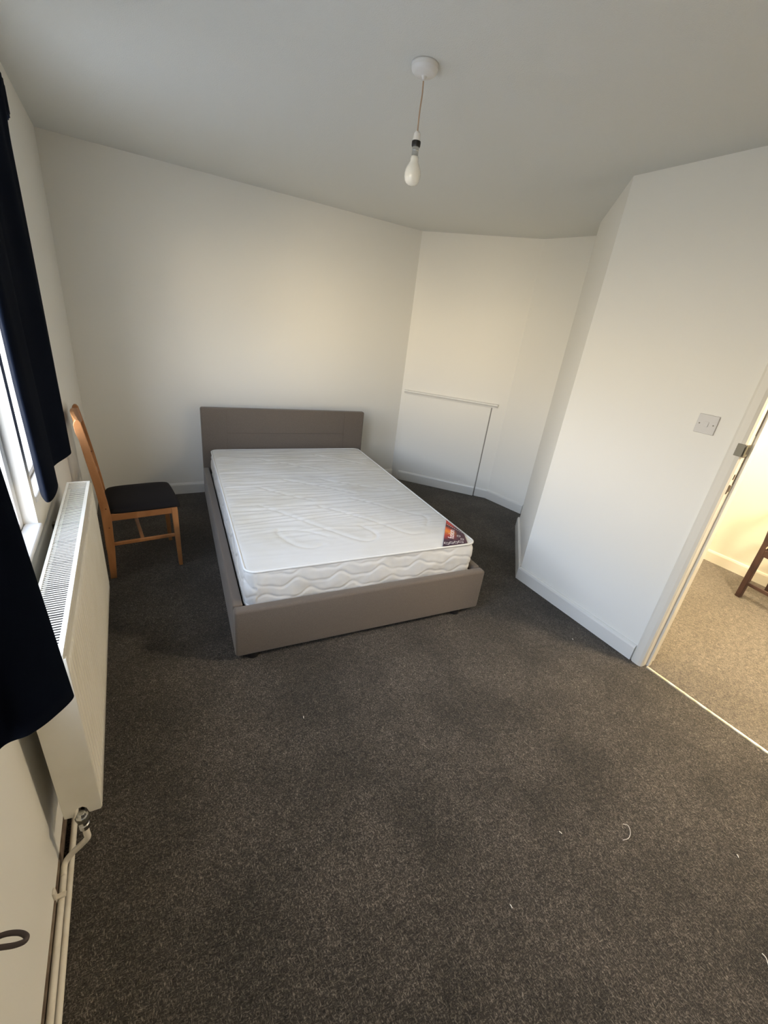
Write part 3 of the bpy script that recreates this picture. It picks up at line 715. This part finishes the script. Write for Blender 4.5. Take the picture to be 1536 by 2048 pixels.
# corner label
LA = Vector((1.144, -2.064)); LB = Vector((1.374, -1.745)); LC = Vector((1.376, -1.935)); LD = Vector((1.318, -2.063))
bm = bmesh.new(); uvl = bm.loops.layers.uv.new('UVMap'); n1, n2 = 16, 10; vg = []
zt = MT-0.262+0.0075
for i in range(n1+1):
    row = []
    for j in range(n2+1):
        u, v = i/n1, j/n2
        p = (LA*(1-u)+LB*u)*(1-v) + (LD*(1-u)+LC*u)*v
        if p.x > 1.362: p.x = 1.362+(p.x-1.362)*0.3
        row.append((bm.verts.new((p.x, p.y, zt+0.0008*math.sin(u*5)*math.sin(v*4))), u, v))
    vg.append(row)
for i in range(n1):
    for j in range(n2):
        q = [vg[i][j], vg[i+1][j], vg[i+1][j+1], vg[i][j+1]]; fc = bm.faces.new([t[0] for t in q])
        for lp, t in zip(fc.loops, q): lp[uvl].uv = (t[1], t[2])
lab = finish('corner_label', bm, M_LABEL, ma); so = lab.modifiers.new('solid', 'SOLIDIFY'); so.thickness = 0.0012; so.offset = -1
lab['label'] = 'dark red and orange corner label reading fusion'
if lab.data.polygons[0].normal.z < 0: lab.data.flip_normals()
tx = bpy.data.curves.new('label_lettering', 'FONT'); tx.body = 'fusion'; tx.size = 0.052; tx.extrude = 0.0004; tx.offset = 0.0; tx.align_x = 'LEFT'
to = bpy.data.objects.new('label_lettering', tx); COL.objects.link(to)
me = bpy.data.meshes.new_from_object(to.evaluated_get(bpy.context.evaluated_depsgraph_get()))
bpy.data.objects.remove(to)
to = bpy.data.objects.new('lettering', me); COL.objects.link(to); me.materials.clear(); me.materials.append(M_WHITE); to.parent = lab
du = (LB-LA).normalized(); th = math.atan2(du.y, du.x)
pn = LA + du*0.118 + Vector((du.y, -du.x))*0.058
to.location = (pn.x, pn.y, zt+0.0012); to.rotation_euler = (0, 0, th)
def lab_pt(u, v, w=0.0): return (LA*(1-u)+LB*u)*(1-v)+(LD*(1-u)+LC*u)*v
bm = bmesh.new()
for k in range(9):   # white running stitch across the label
    a = lab_pt(0.79, 0.05+k*0.10); b = lab_pt(0.79, 0.10+k*0.10)
    q = [bm.verts.new((p.x, p.y, zt+0.0014)) for p in (a, b, b+du*0.004, a+du*0.004)]; bm.faces.new(q)
o = finish('stitching', bm, M_WHITE, lab); so = o.modifiers.new('solid', 'SOLIDIFY'); so.thickness = 0.0005
for k, (u, v, w, h) in enumerate(((0.05, 0.14, .03, .022), (0.05, 0.34, .022, .022), (0.05, 0.52, .022, .022), (0.05, 0.72, .03, .02), (0.40, 0.66, .02, .02), (0.22, 0.80, .018, .02))):
    c_ = lab_pt(u, v)+du*0.012; nr = Vector((du.y, -du.x)); bm = bmesh.new()
    out = [bm.verts.new((*(c_+du*(h*a1)+nr*(w*b1)), zt+0.0014)) for a1, b1 in ((-.5, -.5), (.5, -.5), (.5, .5), (-.5, .5))]
    inn = [bm.verts.new((*(c_+du*(h*a1)+nr*(w*b1)), zt+0.0014)) for a1, b1 in ((-.38, -.40), (.38, -.40), (.38, .40), (-.38, .40))]
    for i in range(4): bm.faces.new((out[i], out[(i+1) % 4], inn[(i+1) % 4], inn[i]))
    o = finish('care_symbol', bm, M_WHITE, lab); so = o.modifiers.new('solid', 'SOLIDIFY'); so.thickness = 0.0005

# ------------------------------------------------------------------ pine chair: x = forward, near side at local y=0, far side at y=+0.40
pc = empty('dining_chair', (0.115, 2.605, 0.0), 0.085); tag(pc, 'pine dining chair with dark padded seat, beside the radiator', 'chair')
CWD = 0.40
def profile_leg(name, prof, y0, y1, m, parent, bev=0.003):
    bm = bmesh.new(); a = [bm.verts.new((x, y0, z)) for x, z in prof]; b = [bm.verts.new((x, y1, z)) for x, z in prof]
    bm.faces.new(a); bm.faces.new(b[::-1])
    for i in range(len(prof)): bm.faces.new((a[i], a[(i+1) % len(prof)], b[(i+1) % len(prof)], b[i]))
    return finish(name, bm, m, parent, bevel=(bev, 2))
front_edge = [(0.022, 0.0), (0.036, 0.20), (0.043, 0.40), (0.036, 0.50), (0.018, 0.66), (-0.003, 0.82), (-0.018, 0.92), (-0.024, 0.955)]
back_edge = [(-0.052, 0.957), (-0.057, 0.94), (-0.054, 0.90), (-0.044, 0.86), (-0.031, 0.74), (-0.012, 0.58), (-0.004, 0.46), (-0.004, 0.30), (-0.010, 0.0)]
legp = front_edge + [(-0.032, 0.967), (-0.043, 0.968)] + back_edge
for y in (0.0, CWD-0.024):
    lg_ = profile_leg('back_leg', legp, y, y+0.024, M_PINE, pc)
    if y == 0.0:
        for (kx, kz) in ((0.002, 0.80), (0.022, 0.46), (0.024, 0.34)):
            bm = bmesh.new(); add_tube(bm, [(kx, -0.0008, kz), (kx, 0.002, kz)], 0.0042, 12); finish('peg', bm, M_KNOT, lg_)
# curved crest rail and back slats
def back_rail(name, z0, z1, bow, crown=0.0):
    bm = bmesh.new(); n = 16; R = []
    def xf(z): return np.interp(z, [0.46, 0.58, 0.74, 0.86, 0.93, 1.0], [0.020, 0.012, -0.006, -0.022, -0.031, -0.038])
    for i in range(n+1):
        t = i/n; y = 0.022+(CWD-0.044)*t; b = bow*math.sin(PI*t); zz1 = z1+crown*math.sin(PI*t)
        R.append([bm.verts.new((float(xf(z))-b+dx, y, z)) for z, dx in ((z0, 0.009), (zz1, 0.009), (zz1, -0.009), (z0, -0.009))])
    for A_, B_ in zip(R[:-1], R[1:]):
        for k in range(4): bm.faces.new((A_[k], A_[(k+1) % 4], B_[(k+1) % 4], B_[k]))
    bm.faces.new(R[0]); bm.faces.new(R[-1][::-1])
    return finish(name, bm, M_PINE, pc, bevel=(0.003, 2))
back_rail('crest_rail', 0.875, 0.950, 0.020, 0.022)
back_rail('lower_back_rail', 0.560, 0.600, 0.012)
for i in range(4):
    y = 0.08+0.08*i; b0 = 0.012*math.sin(PI*(y/CWD)); b1 = 0.020*math.sin(PI*(y/CWD))
    bm = bmesh.new(); add_tube(bm, [(0.010-b0, y, 0.585), (-0.008-b0, y, 0.74), (-0.025-b1, y, 0.885)], 0.0085, 10); finish('back_spindle', bm, M_PINE, pc, smooth=True)
XF = 0.375   # front leg position
for y in (0.004, CWD-0.030):
    prof = [(XF-0.022, 0.420), (XF+0.014, 0.420), (XF+0.016, 0.39), (XF+0.018, 0.0), (XF-0.004, 0.0), (XF-0.018, 0.38)]
    profile_leg('front_leg', prof, y, y+0.026, M_PINE, pc)
for y in (0.004, CWD-0.024):
    bm = bmesh.new(); add_box(bm, 0.040, XF-0.020, y, y+0.020, 0.378, 0.420); finish('seat_rail', bm, M_PINE, pc, bevel=(0.003, 2))
bm = bmesh.new(); add_box(bm, XF-0.018, XF+0.006, 0.030, CWD-0.030, 0.372, 0.418); finish('seat_rail', bm, M_PINE, pc, bevel=(0.003, 2))
bm = bmesh.new(); add_box(bm, 0.012, 0.034, 0.024, CWD-0.024, 0.372, 0.418); finish('seat_rail', bm, M_PINE, pc, bevel=(0.003, 2))
for y in (0.010, CWD-0.022):
    bm = bmesh.new(); add_box(bm, 0.033, XF-0.004, y, y+0.014, 0.212, 0.236); finish('stretcher', bm, M_PINE, pc, bevel=(0.005, 2))
bm = bmesh.new(); add_box(bm, 0.175, 0.195, 0.024, CWD-0.024, 0.214, 0.234); finish('stretcher', bm, M_PINE, pc, bevel=(0.005, 2))
# padded seat
bm = bmesh.new(); n = 28; top = []; botm = []
for i in range(n+1):
    ra, rb2 = [], []
    for j in range(n+1):
        u, v = i/n*2-1, j/n*2-1
        ex = (1-abs(u)**4)**0.5 if abs(u) < 1 else 0; ey = (1-abs(v)**4)**0.5 if abs(v) < 1 else 0
        x = 0.222+u*0.190; y = CWD/2+v*(0.196+0.008*(u+1)/2)
        cr2 = 1-0.03*abs(u*v)**3
        x = 0.222+(x-0.222)*cr2; y = CWD/2+(y-CWD/2)*cr2
        if x < 0.060: y = CWD/2+(y-CWD/2)*0.97
        ra.append(bm.verts.new((x, y, 0.428+0.034*(ex*ey)**0.7)))
        rb2.append(bm.verts.new((x, y, 0.421)))
    top.append(ra); botm.append(rb2)
for i in range(n):
    for j in range(n):
        bm.faces.new((top[i][j], top[i+1][j], top[i+1][j+1], top[i][j+1])); bm.faces.new((botm[i][j], botm[i][j+1], botm[i+1][j+1], botm[i+1][j]))
for i in range(n):
    for (a, b, c_, d_) in ((top[i][0], top[i+1][0], botm[i+1][0], botm[i][0]), (top[i][n], botm[i][n], botm[i+1][n], top[i+1][n]), (top[0][i], botm[0][i], botm[0][i+1], top[0][i+1]), (top[n][i], top[n][i+1], botm[n][i+1], botm[n][i])):
        bm.faces.new((a, b, c_, d_))
finish('seat', bm, M_SEAT, pc, smooth=True)

# ------------------------------------------------------------------ dark chair beyond the doorway: local x = across the back, -y = forward
dc = empty('dining_chair', (4.206, 0.927, 0.0), -0.20); tag(dc, 'dark wooden chair with torn seat, beyond the doorway', 'chair')
DW, DD = 0.38, 0.40
for x in (0.0, DW-0.034):
    prof = [(0.0, 0.0), (0.036, 0.0), (0.038, 0.44), (0.030, 0.55), (-0.008+0.03, 0.95), (-0.046+0.03, 0.95), (-0.012, 0.60), (0.0, 0.46)]
    bm = bmesh.new(); a = [bm.verts.new((x, -y_-0.0, z)) for y_, z in prof]; b = [bm.verts.new((x+0.034, -y_, z)) for y_, z in prof]
    bm.faces.new(a); bm.faces.new(b[::-1])
    for i in range(len(prof)): bm.faces.new((a[i], a[(i+1) % 8], b[(i+1) % 8], b[i]))
    finish('back_leg', bm, M_DARKWOOD, dc, bevel=(0.004, 2))
    bm = bmesh.new(); add_box(bm, x, x+0.034, -DD, -DD+0.034, 0, 0.42); finish('front_leg', bm, M_DARKWOOD, dc, bevel=(0.004, 2))
    bm = bmesh.new(); add_box(bm, x+0.008, x+0.028, -DD+0.03, -0.034, 0.115, 0.140); finish('stretcher', bm, M_DARKWOOD, dc, bevel=(0.003, 2))
    bm = bmesh.new(); add_box(bm, x+0.004, x+0.030, -DD+0.03, -0.034, 0.365, 0.42); finish('seat_rail', bm, M_DARKWOOD, dc, bevel=(0.003, 2))
bm = bmesh.new(); add_box(bm, 0.034, DW-0.034, -DD+0.004, -DD+0.030, 0.365, 0.42); finish('seat_rail', bm, M_DARKWOOD, dc, bevel=(0.003, 2))
for z0, z1 in ((0.60, 0.65), (0.84, 0.93)):
    bm = bmesh.new(); add_box(bm, 0.034, DW-0.034, -0.022, -0.006, z0, z1); finish('back_rail', bm, M_DARKWOOD, dc, bevel=(0.004, 2))
o = rbox('seat', 0.004, DW-0.004, -DD-0.012, -0.042, 0.418, 0.472, M_DARKSEAT, dc, 0.022, 5)
bm = bmesh.new()
rnd = random.Random(3)
ring = []
for k in range(14):
    t = k/13; ring.append((-0.004+0.005*rnd.random(), -0.040-0.055*t, 0.425+0.040*t**0.5+0.006*rnd.random()))
for k in range(13):
    a, b = ring[k], ring[k+1]
    q = [a, b, (b[0]+0.022+0.006*rnd.random(), b[1]+0.004, b[2]+0.012), (a[0]+0.022, a[1]+0.004, a[2]+0.012)]
    lo = [bm.verts.new(p) for p in q]; hi = [bm.verts.new((p[0]-0.006, p[1]+0.002, p[2]+0.010)) for p in q]
    bm.faces.new(lo[::-1]); bm.faces.new(hi)
    for i in range(4): bm.faces.new((lo[i], lo[(i+1) % 4], hi[(i+1) % 4], hi[i]))
t_ = finish('torn_padding', bm, M_FOAM, o); t_['label'] = 'pale foam showing at the torn seat corner'

# ------------------------------------------------------------------ bits on the carpet
def thread(pts, r, label, cat='lint', name='thread'):
    P = smooth_path(pts, 6); c = Vector(P[0]); bm = bmesh.new(); add_tube(bm, [Vector(p)-Vector((c.x, c.y, 0)) for p in P], r, 6)
    o = finish(name, bm, M_LINT, smooth=True); o.location = (c.x, c.y, 0); tag(o, label, cat); return o
thread([(1.742, .301, .004), (1.752, .288, .007), (1.738, .270, .006), (1.714, .262, .004), (1.689, .268, .003)], 0.0009, 'curled pale thread lying on the carpet, right of centre')
thread([(1.79, -.118, .004), (1.786, -.128, .007), (1.772, -.141, .004)], 0.0013, 'pale thread on the carpet at the lower right of the photo')
for (x, y, lb) in ((0.828, 1.214, 'white crumb on the carpet, a little in front of the bed foot'), (1.498, 0.388, 'white fleck on the carpet left of the curled thread'), (2.036, 0.043, 'pale crumb on the carpet right of the curled thread'),
                   (1.177, 0.315, 'small pale fleck on the carpet, lowest in the photo'), (2.469, 1.085, 'tiny white fleck on the carpet near the wall under the switch')):
    a = rnd.random()*3
    thread([(x-.005*math.cos(a), y-.005*math.sin(a), .0025), (x, y, .004), (x+.005*math.cos(a), y+.005*math.sin(a), .0025)], 0.0016, lb, 'crumb', 'crumb')['group'] = 'pale crumbs on the carpet'
